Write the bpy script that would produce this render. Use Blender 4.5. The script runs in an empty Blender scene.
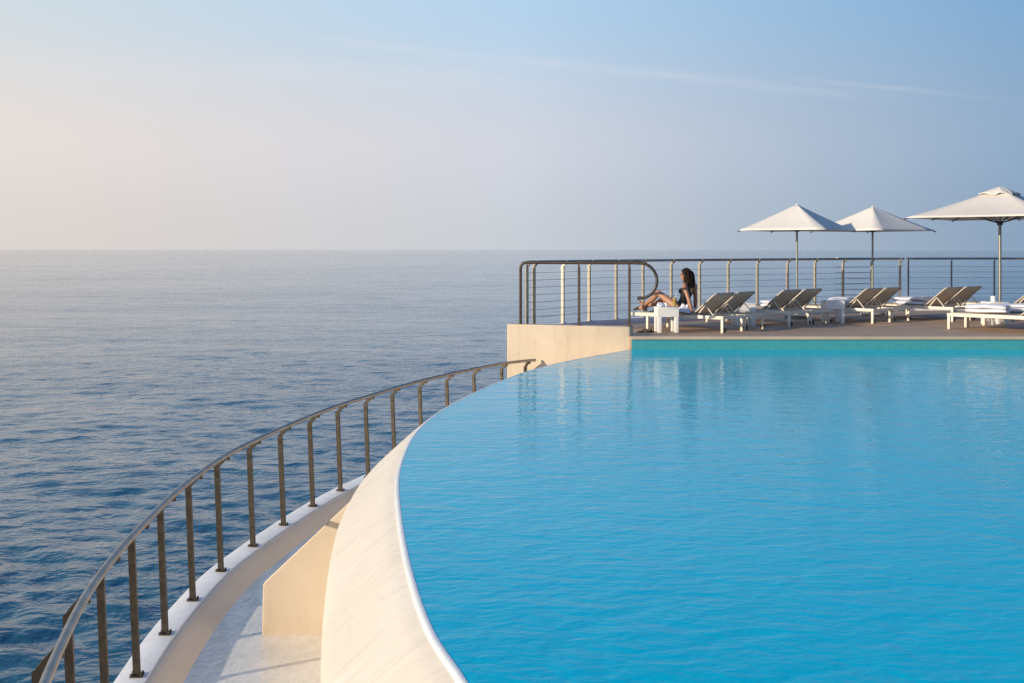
import bpy, bmesh, math, random
import numpy as np
from mathutils import Vector, Matrix, Quaternion

random.seed(7)
np.random.seed(7)
R = math.radians
scene = bpy.context.scene
COL = scene.collection

# ------------------------------------------------------------------ heights (pool water surface is z = 0)
EYE = 1.72
Z_DECK = 0.22
Z_CURB = 0.385
Z_KERB = -1.38      # white top of the kerb that carries the lower railing
Z_FLOOR = -1.50     # gutter floor
Z_SEA = -10.3

# ------------------------------------------------------------------ mesh helper
class MB:
    def __init__(self):
        self.v = []; self.f = []
    def add(self, verts, faces):
        o = len(self.v)
        self.v += [tuple(p) for p in verts]
        self.f += [tuple(i + o for i in fc) for fc in faces]
    def box(self, x0, x1, y0, y1, z0, z1, M=None, bev=0.0):
        bm = bmesh.new()
        bmesh.ops.create_cube(bm, size=1.0)
        for v in bm.verts:
            v.co = Vector(((x0 + x1) / 2 + v.co.x * (x1 - x0), (y0 + y1) / 2 + v.co.y * (y1 - y0), (z0 + z1) / 2 + v.co.z * (z1 - z0)))
        if bev > 0:
            bmesh.ops.bevel(bm, geom=bm.edges[:], offset=bev, segments=2, affect='EDGES', profile=0.5)
        if M is not None:
            bm.transform(M)
        self.bm(bm)
    def bm(self, bm):
        bm.verts.index_update()
        self.add([v.co[:] for v in bm.verts], [[v.index for v in f.verts] for f in bm.faces])
        bm.free()
    def tube(self, pts, rad, n=10, caps=True, sx=1.0):
        pts = [Vector(p) for p in pts]
        rads = rad if isinstance(rad, (list, tuple)) else [rad] * len(pts)
        m = len(pts); o = len(self.v)
        up = None
        for i, p in enumerate(pts):
            t = (pts[min(i + 1, m - 1)] - pts[max(i - 1, 0)]).normalized()
            if up is None:
                a = Vector((0, 0, 1)) if abs(t.z) < 0.9 else Vector((1, 0, 0))
                up = (a - t * a.dot(t)).normalized()
            else:
                up = (up - t * up.dot(t)).normalized()
            s = t.cross(up)
            for k in range(n):
                an = 2 * math.pi * k / n
                self.v.append(tuple(p + (up * math.cos(an) + s * math.sin(an) * sx) * rads[i]))
        for i in range(m - 1):
            for k in range(n):
                a = o + i * n + k; b = o + i * n + (k + 1) % n
                self.f.append((a, b, b + n, a + n))
        if caps:
            self.f.append(tuple(o + k for k in reversed(range(n))))
            self.f.append(tuple(o + (m - 1) * n + k for k in range(n)))
    def sweep(self, rings, closed_profile=False, caps=False):
        o = len(self.v); n = len(rings[0])
        for r in rings:
            self.v += [tuple(p) for p in r]
        for i in range(len(rings) - 1):
            for k in range(n if closed_profile else n - 1):
                a = o + i * n + k; b = o + i * n + (k + 1) % n
                self.f.append((a, b, b + n, a + n))
        if caps:
            self.f.append(tuple(o + k for k in reversed(range(n))))
            self.f.append(tuple(o + (len(rings) - 1) * n + k for k in range(n)))
    def lathe(self, prof, n=24, c=(0, 0, 0)):
        o = len(self.v)
        for r, z in prof:
            for k in range(n):
                a = 2 * math.pi * k / n
                self.v.append((c[0] + r * math.cos(a), c[1] + r * math.sin(a), c[2] + z))
        for i in range(len(prof) - 1):
            for k in range(n):
                a = o + i * n + k; b = o + i * n + (k + 1) % n
                self.f.append((a, b, b + n, a + n))
    def build(self, name, mat, parent=None, loc=None, smooth=40, recalc=True, up=False):
        me = bpy.data.meshes.new(name)
        me.from_pydata(self.v, [], self.f)
        if recalc:
            b = bmesh.new(); b.from_mesh(me)
            bmesh.ops.recalc_face_normals(b, faces=b.faces[:])
            b.to_mesh(me); b.free()
        if up:
            nz_ = np.empty(len(me.polygons) * 3); me.polygons.foreach_get('normal', nz_)
            if nz_.reshape(-1, 3)[:, 2].mean() < 0: me.flip_normals()
        me.materials.append(mat)
        if smooth:
            me.polygons.foreach_set('use_smooth', [True] * len(me.polygons))
            me.set_sharp_from_angle(angle=R(smooth))
        o = bpy.data.objects.new(name, me)
        COL.objects.link(o)
        if parent is not None:
            o.parent = parent
        if loc is not None:
            o.location = loc
        return o

def tag(o, label=None, cat=None, group=None, kind=None):
    if label: o['label'] = label
    if cat: o['category'] = cat
    if group: o['group'] = group
    if kind: o['kind'] = kind
    return o

def empty(name, loc=(0, 0, 0), rz=0.0):
    o = bpy.data.objects.new(name, None)
    o.empty_display_size = 0.2
    COL.objects.link(o)
    o.location = loc; o.rotation_euler = (0, 0, rz)
    return o

def copy_tree(o, parent=None):
    c = o.copy(); COL.objects.link(c)
    if parent is not None:
        c.parent = parent
        c.matrix_parent_inverse = o.matrix_parent_inverse.copy()
    for ch in list(o.children):
        copy_tree(ch, c)
    return c

def spline(pts, n):
    """Catmull-Rom through pts (any dimension), n samples evenly spaced by arc length."""
    P = np.array(pts, float)
    P = np.vstack([2 * P[0] - P[1], P, 2 * P[-1] - P[-2]])
    out = []
    for i in range(1, len(P) - 2):
        for t in np.linspace(0, 1, 24, endpoint=False):
            p0, p1, p2, p3 = P[i - 1], P[i], P[i + 1], P[i + 2]
            out.append(0.5 * ((2 * p1) + (-p0 + p2) * t + (2 * p0 - 5 * p1 + 4 * p2 - p3) * t * t + (-p0 + 3 * p1 - 3 * p2 + p3) * t ** 3))
    out.append(P[-2])
    out = np.array(out)
    s = np.concatenate([[0], np.cumsum(np.linalg.norm(np.diff(out, axis=0), axis=1))])
    q = np.linspace(0, s[-1], n)
    return np.stack([np.interp(q, s, out[:, k]) for k in range(out.shape[1])], 1)

def normals2d(P):
    t = np.gradient(P[:, :2], axis=0)
    t /= np.linalg.norm(t, axis=1)[:, None]
    return np.stack([-t[:, 1], t[:, 0]], 1)      # left of travel

# ------------------------------------------------------------------ materials
def new_mat(name):
    m = bpy.data.materials.new(name); m.use_nodes = True
    nt = m.node_tree
    return m, nt, nt.nodes['Principled BSDF']

def N(nt, kind, **kw):
    n = nt.nodes.new(kind)
    for k, v in kw.items():
        setattr(n, k, v)
    return n

def coords(nt, scale=(1, 1, 1), rot=(0, 0, 0), out='Object'):
    tc = N(nt, 'ShaderNodeTexCoord'); mp = N(nt, 'ShaderNodeMapping')
    mp.inputs['Scale'].default_value = scale; mp.inputs['Rotation'].default_value = rot
    nt.links.new(tc.outputs[out], mp.inputs['Vector'])
    return mp.outputs['Vector']

def noise(nt, vec, scale, detail=4, rough=0.55, dist=0.0):
    n = N(nt, 'ShaderNodeTexNoise')
    n.inputs['Scale'].default_value = scale; n.inputs['Detail'].default_value = detail
    n.inputs['Roughness'].default_value = rough; n.inputs['Distortion'].default_value = dist
    nt.links.new(vec, n.inputs['Vector'])
    return n.outputs['Fac']

def ramp(nt, fac, stops):
    r = N(nt, 'ShaderNodeValToRGB')
    e = r.color_ramp.elements
    while len(e) < len(stops): e.new(0.5)
    for el, (p, c) in zip(e, stops):
        el.position = p; el.color = (*c, 1) if len(c) == 3 else c
    nt.links.new(fac, r.inputs['Fac'])
    return r.outputs['Color']

def bump(nt, height, strength, dist, prev=None):
    b = N(nt, 'ShaderNodeBump')
    b.inputs['Strength'].default_value = strength; b.inputs['Distance'].default_value = dist
    nt.links.new(height, b.inputs['Height'])
    if prev is not None: nt.links.new(prev, b.inputs['Normal'])
    return b.outputs['Normal']

def rough_mat(name, c1, c2, scale=3.0, rough=0.6, bscale=60.0, bstr=0.15, bdist=0.003, metal=0.0, spec=0.4, stretch=(1, 1, 1)):
    m, nt, p = new_mat(name)
    v = coords(nt, stretch)
    f = noise(nt, v, scale, 6, 0.6)
    nt.links.new(ramp(nt, f, [(0.3, c1), (0.7, c2)]), p.inputs['Base Color'])
    p.inputs['Roughness'].default_value = rough; p.inputs['Metallic'].default_value = metal
    p.inputs['Specular IOR Level'].default_value = spec
    nt.links.new(bump(nt, noise(nt, v, bscale, 3), bstr, bdist), p.inputs['Normal'])
    return m

M = {}
M['plaster'] = rough_mat('cream_plaster', (0.58, 0.475, 0.35), (0.65, 0.54, 0.41), 1.3, 0.75, 45, 0.25, 0.004)
M['kerb_plaster'] = rough_mat('kerb_plaster', (0.83, 0.67, 0.48), (0.88, 0.73, 0.54), 1.6, 0.7, 50, 0.25, 0.004)
M['fin_plaster'] = rough_mat('beige_fin_plaster', (0.54, 0.435, 0.315), (0.61, 0.50, 0.37), 1.3, 0.75, 45, 0.25, 0.004)
M['white_paint'] = rough_mat('worn_white_paint', (0.70, 0.70, 0.69), (0.85, 0.845, 0.83), 4.0, 0.5, 30, 0.3, 0.004)
M['lip'] = rough_mat('wet_white_lip', (0.70, 0.71, 0.70), (0.80, 0.80, 0.78), 6, 0.2, 40, 0.2, 0.003)
M['steel'] = rough_mat('weathered_rail_steel', (0.27, 0.24, 0.21), (0.40, 0.365, 0.32), 8, 0.38, 80, 0.1, 0.001, metal=0.85)
M['post_steel'] = rough_mat('tarnished_post_steel', (0.040, 0.032, 0.023), (0.090, 0.070, 0.048), 14, 0.45, 60, 0.3, 0.002, metal=0.4)
M['pale_post'] = rough_mat('pale_post_metal', (0.33, 0.285, 0.22), (0.47, 0.415, 0.325), 8, 0.42, 60, 0.15, 0.001, metal=0.35)
M['grey_post'] = rough_mat('grey_post_metal', (0.16, 0.17, 0.17), (0.26, 0.27, 0.27), 8, 0.45, 60, 0.15, 0.001, metal=0.5)
M['cable'] = rough_mat('cable_steel', (0.13, 0.13, 0.13), (0.22, 0.22, 0.22), 8, 0.4, 60, 0.1, 0.001, metal=0.7)
M['frame_white'] = rough_mat('lounger_white_metal', (0.72, 0.635, 0.51), (0.78, 0.70, 0.575), 5, 0.42, 60, 0.08, 0.001)
M['table_white'] = rough_mat('table_white_lacquer', (0.80, 0.77, 0.71), (0.86, 0.83, 0.77), 5, 0.45, 60, 0.08, 0.001)
M['sling'] = rough_mat('taupe_sling', (0.57, 0.475, 0.36), (0.65, 0.55, 0.425), 7, 0.85, 260, 0.4, 0.002, spec=0.2)
M['pad'] = rough_mat('beige_seat_sling', (0.46, 0.385, 0.295), (0.53, 0.45, 0.35), 7, 0.85, 260, 0.4, 0.002, spec=0.2)
M['back_frame'] = rough_mat('beige_back_frame', (0.48, 0.41, 0.325), (0.56, 0.48, 0.385), 5, 0.5, 60, 0.08, 0.001)
M['rubber'] = rough_mat('black_rubber', (0.02, 0.02, 0.02), (0.035, 0.035, 0.035), 10, 0.7)
M['towel'] = rough_mat('white_terry', (0.70, 0.69, 0.74), (0.80, 0.79, 0.83), 9, 0.95, 130, 0.8, 0.008, spec=0.1)
M['canvas'] = rough_mat('white_canvas', (0.82, 0.77, 0.685), (0.87, 0.82, 0.735), 2.5, 0.9, 300, 0.3, 0.001, spec=0.15)
M['canvas_big'] = rough_mat('cream_canvas', (0.79, 0.73, 0.65), (0.84, 0.78, 0.70), 2.5, 0.9, 300, 0.3, 0.001, spec=0.15)
M['pole'] = rough_mat('pole_aluminium', (0.22, 0.21, 0.18), (0.30, 0.29, 0.25), 6, 0.4, 60, 0.1, 0.001, metal=0.6)
M['dark_metal'] = rough_mat('dark_rib_metal', (0.05, 0.05, 0.05), (0.10, 0.095, 0.09), 6, 0.5, metal=0.3)
M['base'] = rough_mat('umbrella_base_stone', (0.25, 0.24, 0.23), (0.34, 0.33, 0.31), 12, 0.7)
M['skin'] = rough_mat('tanned_skin', (0.33, 0.165, 0.095), (0.40, 0.205, 0.12), 6, 0.45, 120, 0.1, 0.001)
M['hair'] = rough_mat('dark_brown_hair', (0.010, 0.005, 0.004), (0.028, 0.014, 0.009), 40, 0.65, 160, 0.3, 0.002, spec=0.15)
M['suit'] = rough_mat('black_swimsuit', (0.008, 0.008, 0.009), (0.014, 0.014, 0.015), 20, 0.6)
M['lips'] = rough_mat('lips', (0.30, 0.09, 0.07), (0.34, 0.11, 0.08), 20, 0.4)
M['sandal'] = rough_mat('black_sandal', (0.015, 0.013, 0.012), (0.03, 0.027, 0.025), 20, 0.6)
M['ceramic'] = rough_mat('white_ceramic', (0.80, 0.79, 0.77), (0.84, 0.83, 0.81), 5, 0.25)
M['outer'] = rough_mat('outer_concrete', (0.42, 0.40, 0.36), (0.52, 0.49, 0.44), 1.2, 0.8, 20, 0.4, 0.01)

for k_ in ('canvas', 'canvas_big'):     # sun shows through the cloth a little
    nt = M[k_].node_tree; p = nt.nodes['Principled BSDF']
    tl = N(nt, 'ShaderNodeBsdfTranslucent'); tl.inputs['Color'].default_value = (0.80, 0.70, 0.56, 1)
    ms_ = N(nt, 'ShaderNodeMixShader'); ms_.inputs[0].default_value = 0.14
    nt.links.new(p.outputs[0], ms_.inputs[1]); nt.links.new(tl.outputs[0], ms_.inputs[2]); nt.links.new(ms_.outputs[0], nt.nodes['Material Output'].inputs['Surface'])
# drips and stains on the plaster faces: long in z, with a shape of their own
for k_ in ('plaster', 'fin_plaster'):
    nt = M[k_].node_tree; p = nt.nodes['Principled BSDF']
    src = p.inputs['Base Color'].links[0].from_socket
    st_ = ramp(nt, noise(nt, coords(nt, (1.0, 1.0, 0.12)), 7.0, 5, 0.65), [(0.28, (0.86, 0.84, 0.80)), (0.46, (1, 1, 1))])
    cr_ = ramp(nt, noise(nt, coords(nt), 0.9, 8, 0.75), [(0.30, (0.92, 0.90, 0.86)), (0.5, (1, 1, 1))])
    for t_ in (st_, cr_):
        mm = N(nt, 'ShaderNodeMix', data_type='RGBA', blend_type='MULTIPLY'); mm.inputs[0].default_value = 1.0
        nt.links.new(src, mm.inputs[6]); nt.links.new(t_, mm.inputs[7]); src = mm.outputs[2]
    nt.links.new(src, p.inputs['Base Color'])
# chips and rust flecks on the white kerb top
nt = M['white_paint'].node_tree; p = nt.nodes['Principled BSDF']
src = p.inputs['Base Color'].links[0].from_socket
fl_ = ramp(nt, noise(nt, coords(nt), 16.0, 4, 0.7), [(0.30, (0.35, 0.27, 0.2)), (0.345, (1, 1, 1))])
mm = N(nt, 'ShaderNodeMix', data_type='RGBA', blend_type='MULTIPLY'); mm.inputs[0].default_value = 1.0
nt.links.new(src, mm.inputs[6]); nt.links.new(fl_, mm.inputs[7]); nt.links.new(mm.outputs[2], p.inputs['Base Color'])
# juice and glass
m, nt, p = new_mat('orange_juice')
p.inputs['Base Color'].default_value = (0.75, 0.42, 0.05, 1); p.inputs['Roughness'].default_value = 0.2
M['juice'] = m
m, nt, p = new_mat('clear_glass')
p.inputs['Base Color'].default_value = (0.95, 0.97, 0.97, 1); p.inputs['Roughness'].default_value = 0.03
p.inputs['Transmission Weight'].default_value = 1.0; p.inputs['IOR'].default_value = 1.2
M['glass'] = m

# spillway wall: cream render with thin water running down, ripples slanting down the slope
m, nt, p = new_mat('wet_spillway_plaster')
uv = N(nt, 'ShaderNodeUVMap'); uv.uv_map = 'flow'
mp = N(nt, 'ShaderNodeMapping'); mp.inputs['Scale'].default_value = (1.0, 0.30, 1.0)
mp.inputs['Rotation'].default_value = (0, 0, R(-38))
nt.links.new(uv.outputs['UV'], mp.inputs['Vector'])
f1 = noise(nt, mp.outputs['Vector'], 2.7, 4, 0.55, 0.8)
f2 = noise(nt, coords(nt), 1.2, 5)
nt.links.new(ramp(nt, f2, [(0.3, (0.71, 0.62, 0.50)), (0.7, (0.78, 0.70, 0.59))]), p.inputs['Base Color'])
p.inputs['Roughness'].default_value = 0.55
p.inputs['Coat Weight'].default_value = 0.25; p.inputs['Coat Roughness'].default_value = 0.25
nt.links.new(bump(nt, noise(nt, coords(nt), 40, 3), 0.15, 0.004, bump(nt, f1, 0.5, 0.065)), p.inputs['Normal'])
M['spill'] = m

# gutter floor: pale screed under a film of water
m, nt, p = new_mat('wet_gutter_floor')
v = coords(nt)
f1 = noise(nt, v, 2.2, 6, 0.65); f2 = noise(nt, coords(nt, (2.4, 0.9, 1)), 9, 4, 0.7)
mx = N(nt, 'ShaderNodeMath', operation='MULTIPLY'); nt.links.new(f1, mx.inputs[0]); nt.links.new(f2, mx.inputs[1])
nt.links.new(ramp(nt, mx.outputs[0], [(0.12, (0.66, 0.62, 0.54)), (0.3, (0.80, 0.755, 0.67)), (0.42, (0.86, 0.82, 0.74))]), p.inputs['Base Color'])
p.inputs['Roughness'].default_value = 0.45
M['gutter'] = m
wn = bump(nt, noise(nt, coords(nt, (1, .6, 1)), 9, 4, 0.6), 0.5, 0.035)
p.inputs['Coat Weight'].default_value = 1.0; p.inputs['Coat Roughness'].default_value = 0.03; p.inputs['Coat IOR'].default_value = 1.45
nt.links.new(wn, p.inputs['Coat Normal'])
nt.links.new(bump(nt, f2, 0.4, 0.01), p.inputs['Normal'])

# pool water: turquoise body colour under a rippled, mirroring surface
m, nt, p = new_mat('pool_water')
v = coords(nt)
f = noise(nt, v, 0.22, 3)
nt.links.new(ramp(nt, f, [(0.3, (0.0, 0.545, 0.73)), (0.7, (0.0, 0.585, 0.77))]), p.inputs['Base Color'])
p.inputs['Roughness'].default_value = 0.03; p.inputs['IOR'].default_value = 1.19; p.inputs['Specular Tint'].default_value = (0.7, 1.0, 1.0, 1)
h1 = noise(nt, coords(nt, (0.6, 1.0, 1), (0, 0, R(14))), 3.4, 2, 0.5, 0.6)
h2 = noise(nt, coords(nt, (0.65, 1.0, 1), (0, 0, R(-9))), 12.0, 3, 0.5, 0.4)
b1 = bump(nt, h1, 0.5, 0.020); b2 = bump(nt, h2, 0.5, 0.011, b1)
nt.links.new(b2, p.inputs['Normal'])
M['pool'] = m

# teal mosaic of the pool side
m, nt, p = new_mat('teal_mosaic')
br = N(nt, 'ShaderNodeTexBrick'); br.offset = 0.0
br.inputs['Scale'].default_value = 1.0; br.inputs['Brick Width'].default_value = 0.05; br.inputs['Row Height'].default_value = 0.05
br.inputs['Mortar Size'].default_value = 0.003
br.inputs['Color1'].default_value = (0.05, 0.29, 0.315, 1); br.inputs['Color2'].default_value = (0.06, 0.32, 0.345, 1); br.inputs['Mortar'].default_value = (0.06, 0.34, 0.36, 1)
nt.links.new(coords(nt, (1, 1, 1), (R(90), 0, 0)), br.inputs['Vector'])
nt.links.new(br.outputs['Color'], p.inputs['Base Color']); p.inputs['Roughness'].default_value = 0.25
M['teal'] = m

# deck pavers
m, nt, p = new_mat('deck_pavers')
v = coords(nt)
br = N(nt, 'ShaderNodeTexBrick')
br.inputs['Scale'].default_value = 1.0; br.inputs['Brick Width'].default_value = 0.9; br.inputs['Row Height'].default_value = 0.45
br.inputs['Mortar Size'].default_value = 0.006
br.inputs['Color1'].default_value = (0.50, 0.335, 0.21, 1); br.inputs['Color2'].default_value = (0.59, 0.41, 0.27, 1); br.inputs['Mortar'].default_value = (0.22, 0.15, 0.10, 1)
nt.links.new(v, br.inputs['Vector'])
mixc = N(nt, 'ShaderNodeMix', data_type='RGBA', blend_type='MULTIPLY')
mixc.inputs[0].default_value = 1.0
nt.links.new(br.outputs['Color'], mixc.inputs[6])
nt.links.new(ramp(nt, noise(nt, v, 1.1, 6, 0.65), [(0.3, (0.75, 0.72, 0.70)), (0.7, (1, 1, 1))]), mixc.inputs[7])
nt.links.new(mixc.outputs[2], p.inputs['Base Color'])
p.inputs['Roughness'].default_value = 0.6
nt.links.new(bump(nt, noise(nt, v, 30, 4), 0.2, 0.004), p.inputs['Normal'])
M['deck'] = m
M['coping'] = rough_mat('coping_stone', (0.38, 0.30, 0.225), (0.46, 0.37, 0.285), 2.5, 0.55, 40, 0.2, 0.003)

# sea
m, nt, p = new_mat('sea_water')
p.inputs['Base Color'].default_value = (0.014, 0.092, 0.148, 1)
p.inputs['Specular Tint'].default_value = (0.84, 1.0, 1.06, 1)
p.inputs['Roughness'].default_value = 0.06; p.inputs['IOR'].default_value = 1.48
a = noise(nt, coords(nt, (0.75, 1.0, 1), (0, 0, R(-12))), 0.36, 3, 0.55, 0.4)
b = noise(nt, coords(nt, (0.75, 1.0, 1), (0, 0, R(9))), 1.15, 3, 0.55, 0.6)
c = noise(nt, coords(nt, (0.75, 1.0, 1), (0, 0, R(-5))), 3.6, 3, 0.5, 0.4)
big = noise(nt, coords(nt, (0.6, 1.0, 1), (0, 0, R(7))), 0.07, 4, 0.6, 0.8)
gust = ramp(nt, noise(nt, coords(nt, (0.35, 1.0, 1), (0, 0, R(4))), 0.018, 4, 0.6, 0.5), [(0.3, (0.35, 0.35, 0.35)), (0.7, (1, 1, 1))])
def gm(h):
    k_ = N(nt, 'ShaderNodeMath', operation='MULTIPLY'); nt.links.new(h, k_.inputs[0]); nt.links.new(gust, k_.inputs[1]); return k_.outputs[0]
n0 = bump(nt, big, 0.5, 1.1)
n1 = bump(nt, gm(a), 0.5, 0.58, n0); n2 = bump(nt, gm(b), 0.5, 0.36, n1); n3 = bump(nt, gm(c), 0.5, 0.13, n2)
nt.links.new(n3, p.inputs['Normal'])
M['sea'] = m

# ------------------------------------------------------------------ sea: a full disc, fine ahead of the terrace, with real waves
def build_sea():
    az = np.concatenate([np.linspace(-42, 42, 760), np.linspace(42, 318, 120)[1:-1]]) * math.pi / 180
    r = np.concatenate([[0.0, 5.0], np.geomspace(14, 25000, 1300)])
    A, RR = np.meshgrid(az, r)
    x = RR * np.sin(A); y = RR * np.cos(A)
    dr = RR * 0.0058
    z = np.zeros_like(x)
    rng = np.random.RandomState(3)
    for k in range(70):
        lam = 0.5 * (4.0 / 0.5) ** rng.rand()
        th = math.radians(-95) + rng.randn() * 0.75
        kx, ky = 2 * math.pi / lam * math.cos(th), 2 * math.pi / lam * math.sin(th)
        amp = 0.0043 * lam ** 0.7
        att = np.clip((lam / dr - 2.5) / 3.0, 0, 1)
        ph = kx * x + ky * y + rng.rand() * 6.283
        z += amp * att * (np.sin(ph) + 0.22 * np.cos(2 * ph))
    for k in range(60):
        lam = 3.5 * (24 / 3.5) ** rng.rand()
        th = math.radians(-97) + rng.randn() * 0.55
        kx, ky = 2 * math.pi / lam * math.cos(th), 2 * math.pi / lam * math.sin(th)
        att = np.clip((lam / dr - 2.2) / 2.5, 0, 1)
        ph = kx * x + ky * y + rng.rand() * 6.283
        z += 0.0007 * lam ** 0.85 * att * (np.sin(ph) + 0.25 * np.cos(2 * ph))
    nr, na = x.shape
    co = np.stack([x, y, z + Z_SEA], -1).reshape(-1, 3)
    i = np.arange(nr - 1)[:, None] * na; j = np.arange(na)[None, :]; j2 = (j + 1) % na
    q = np.stack([i + j, i + na + j, i + na + j2, i + j2], -1).reshape(-1, 4)
    me = bpy.data.meshes.new('sea')
    me.vertices.add(len(co)); me.vertices.foreach_set('co', co.ravel())
    me.loops.add(q.size); me.loops.foreach_set('vertex_index', q.ravel().astype(np.int32))
    me.polygons.add(len(q)); me.polygons.foreach_set('loop_start', np.arange(0, q.size, 4, dtype=np.int32))
    me.update(calc_edges=True); me.validate()
    me.polygons.foreach_set('use_smooth', np.ones(len(me.polygons), bool))
    b_ = me.polygons[len(me.polygons) // 2].normal.z
    if b_ < 0: me.flip_normals()
    me.materials.append(M['sea'])
    o = bpy.data.objects.new('sea', me); COL.objects.link(o)
    tag(o, kind='structure')
build_sea()

# ------------------------------------------------------------------ pool
rim_pts = [(4.2, -3.0), (2.3, -1.0), (1.5, 0.0), (0.88, 1.2), (0.40, 2.4), (0.07, 3.5), (-0.179, 4.40), (-0.376, 5.08), (-0.571, 6.13), (-0.75, 7.40), (-0.86, 8.42),
           (-0.905, 9.4), (-0.905, 10.3), (-0.84, 11.2), (-0.696, 12.16), (-0.456, 13.3), (-0.067, 14.79), (0.331, 15.98), (0.949, 17.28), (2.03, 19.07)]
RIM = spline(rim_pts, 260)
NRM = normals2d(RIM)            # travel is away from the camera, left = outward (towards the sea)

X_R = 30.0
FAR_Y = 19.06
# water sheet, as a strip from the rim to the right
mb = MB()
for i in range(len(RIM) - 1):
    (xa, ya), (xb, yb) = RIM[i], RIM[i + 1]
    mb.add([(xa, ya, 0), (X_R, ya, 0), (X_R, yb, 0), (xb, yb, 0)], [(0, 1, 2, 3)])
pw = mb.build('pool_water', M['pool'], smooth=0, up=True)
tag(pw, kind='structure')

# overflow wall: profile rolls over from the lip and drops to the gutter
prof = [(0.008, -0.012), (0.022, -0.0135), (0.06, -0.036), (0.15, -0.11), (0.26, -0.208), (0.36, -0.298), (0.435, -0.37), (0.462, -0.405), (0.474, -0.45), (0.478, -0.60), (0.48, -1.1), (0.48, -1.70), (0.48, -2.4)]
prof = [tuple(q) for q in spline(prof, 40)]
rings = []; uvs = []
s_acc = 0
LIM = len(RIM)
for i in range(LIM):
    if i: s_acc += float(np.linalg.norm(RIM[i] - RIM[i - 1]))
    # keep the far end of the slope in front of the terrace wall
    rings.append([(RIM[i][0] + NRM[i][0] * o_, min(RIM[i][1] + NRM[i][1] * o_, 19.72), z_) for o_, z_ in prof])
    acc = [0]
    for k in range(1, len(prof)):
        acc.append(acc[-1] + math.hypot(prof[k][0] - prof[k - 1][0], prof[k][1] - prof[k - 1][1]))
    uvs += [(s_acc, a_) for a_ in acc]
mb = MB(); mb.sweep(rings)
pool_wall = mb.build('overflow_wall', M['spill'], smooth=60)
ul = pool_wall.data.uv_layers.new(name='flow')
for lp in pool_wall.data.loops:
    ul.data[lp.index].uv = uvs[lp.vertex_index]
tag(pool_wall, 'curved cream overflow wall sloping from the pool edge down to the wet gutter', 'pool wall')
# the pale lip along the water
lipp = [(-0.006, -0.03), (-0.006, 0.0012), (0.004, 0.0018), (0.013, -0.0005), (0.026, -0.009), (0.030, -0.03)]
mb = MB(); mb.sweep([[(RIM[i][0] + NRM[i][0] * o_, RIM[i][1] + NRM[i][1] * o_, z_) for o_, z_ in lipp] for i in range(LIM)])
mb.build('lip', M['lip'], pool_wall, smooth=60)

# far side of the pool under the deck edge
mb = MB(); mb.box(2.06, X_R, FAR_Y, FAR_Y + 0.3, -1.4, Z_DECK - 0.05)
tag(mb.build('pool_side_wall', M['teal'], smooth=0), 'teal mosaic wall of the pool below the edge of the terrace', 'pool wall')

# ------------------------------------------------------------------ gutter and kerb
post_pts = [(-0.2, 0.8), (-0.95, 2.1), (-1.5, 3.0), (-1.85, 3.9), (-2.1, 4.7), (-2.31, 5.5), (-2.5, 6.35), (-2.63, 7.2), (-2.72, 8.05), (-2.79, 8.93), (-2.815, 9.79), (-2.80, 10.68), (-2.70, 11.57), (-2.565, 12.46),
            (-2.40, 13.37), (-2.20, 14.23), (-1.95, 15.05), (-1.68, 15.9), (-1.36, 16.75), (-1.0, 17.55), (-0.60, 18.35), (-0.15, 19.1), (0.26, 19.55), (0.6, 19.75)]
KP = spline(post_pts, 240)
KN = normals2d(KP)      # outward
def wall_y(x):          # terrace wall face
    return 19.86 - (x + 0.09) * 0.335
def kerb_ring(i, prof_):
    return [(KP[i][0] + KN[i][0] * o_, min(KP[i][1] + KN[i][1] * o_, wall_y(KP[i][0] + KN[i][0] * o_) - 0.004), z_) for o_, z_ in prof_]
kprof = [(-0.33, Z_FLOOR - 0.3), (-0.31, Z_FLOOR - 0.01), (-0.25, Z_FLOOR + 0.03), (-0.19, Z_KERB - 0.05), (-0.14, Z_KERB - 0.015), (-0.10, Z_KERB - 0.004), (-0.07, Z_KERB - 0.004), (0.13, Z_KERB - 0.004), (0.14, Z_KERB - 0.02), (0.14, Z_SEA - 1.0)]
mb = MB(); mb.sweep([kerb_ring(i, kprof) for i in range(len(KP))])
kerb = mb.build('gutter_kerb', M['kerb_plaster'], smooth=50)
tag(kerb, 'curved beige kerb between the wet gutter and the sea, carrying the lower railing', 'kerb')
cprof = [(-0.082, Z_KERB - 0.004), (-0.075, Z_KERB + 0.004), (0.135, Z_KERB + 0.004), (0.143, Z_KERB - 0.002), (0.143, Z_KERB - 0.10)]
mb = MB(); mb.sweep([kerb_ring(i, cprof) for i in range(len(KP))])
mb.build('white_top', M['white_paint'], kerb, smooth=40)

mb = MB()
# floor strip between kerb and overflow wall, matched by y
ys = np.linspace(0.9, 19.7, 200)
kx = np.interp(ys, KP[:, 1], KP[:, 0] - 0.14 * 0)
def outer_x(y):
    px = RIM[:, 0] + NRM[:, 0] * 0.45; py = RIM[:, 1] + NRM[:, 1] * 0.45
    return np.interp(y, py, px)
xo = outer_x(ys)
rg = [[(min(kx[i], xo[i]) , ys[i], Z_FLOOR), (max(xo[i], kx[i]) + 0.3, ys[i], Z_FLOOR)] for i in range(len(ys))]
mb.sweep(rg)
tag(mb.build('wet_gutter_floor', M['gutter'], smooth=0, up=True), kind='structure')

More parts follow.
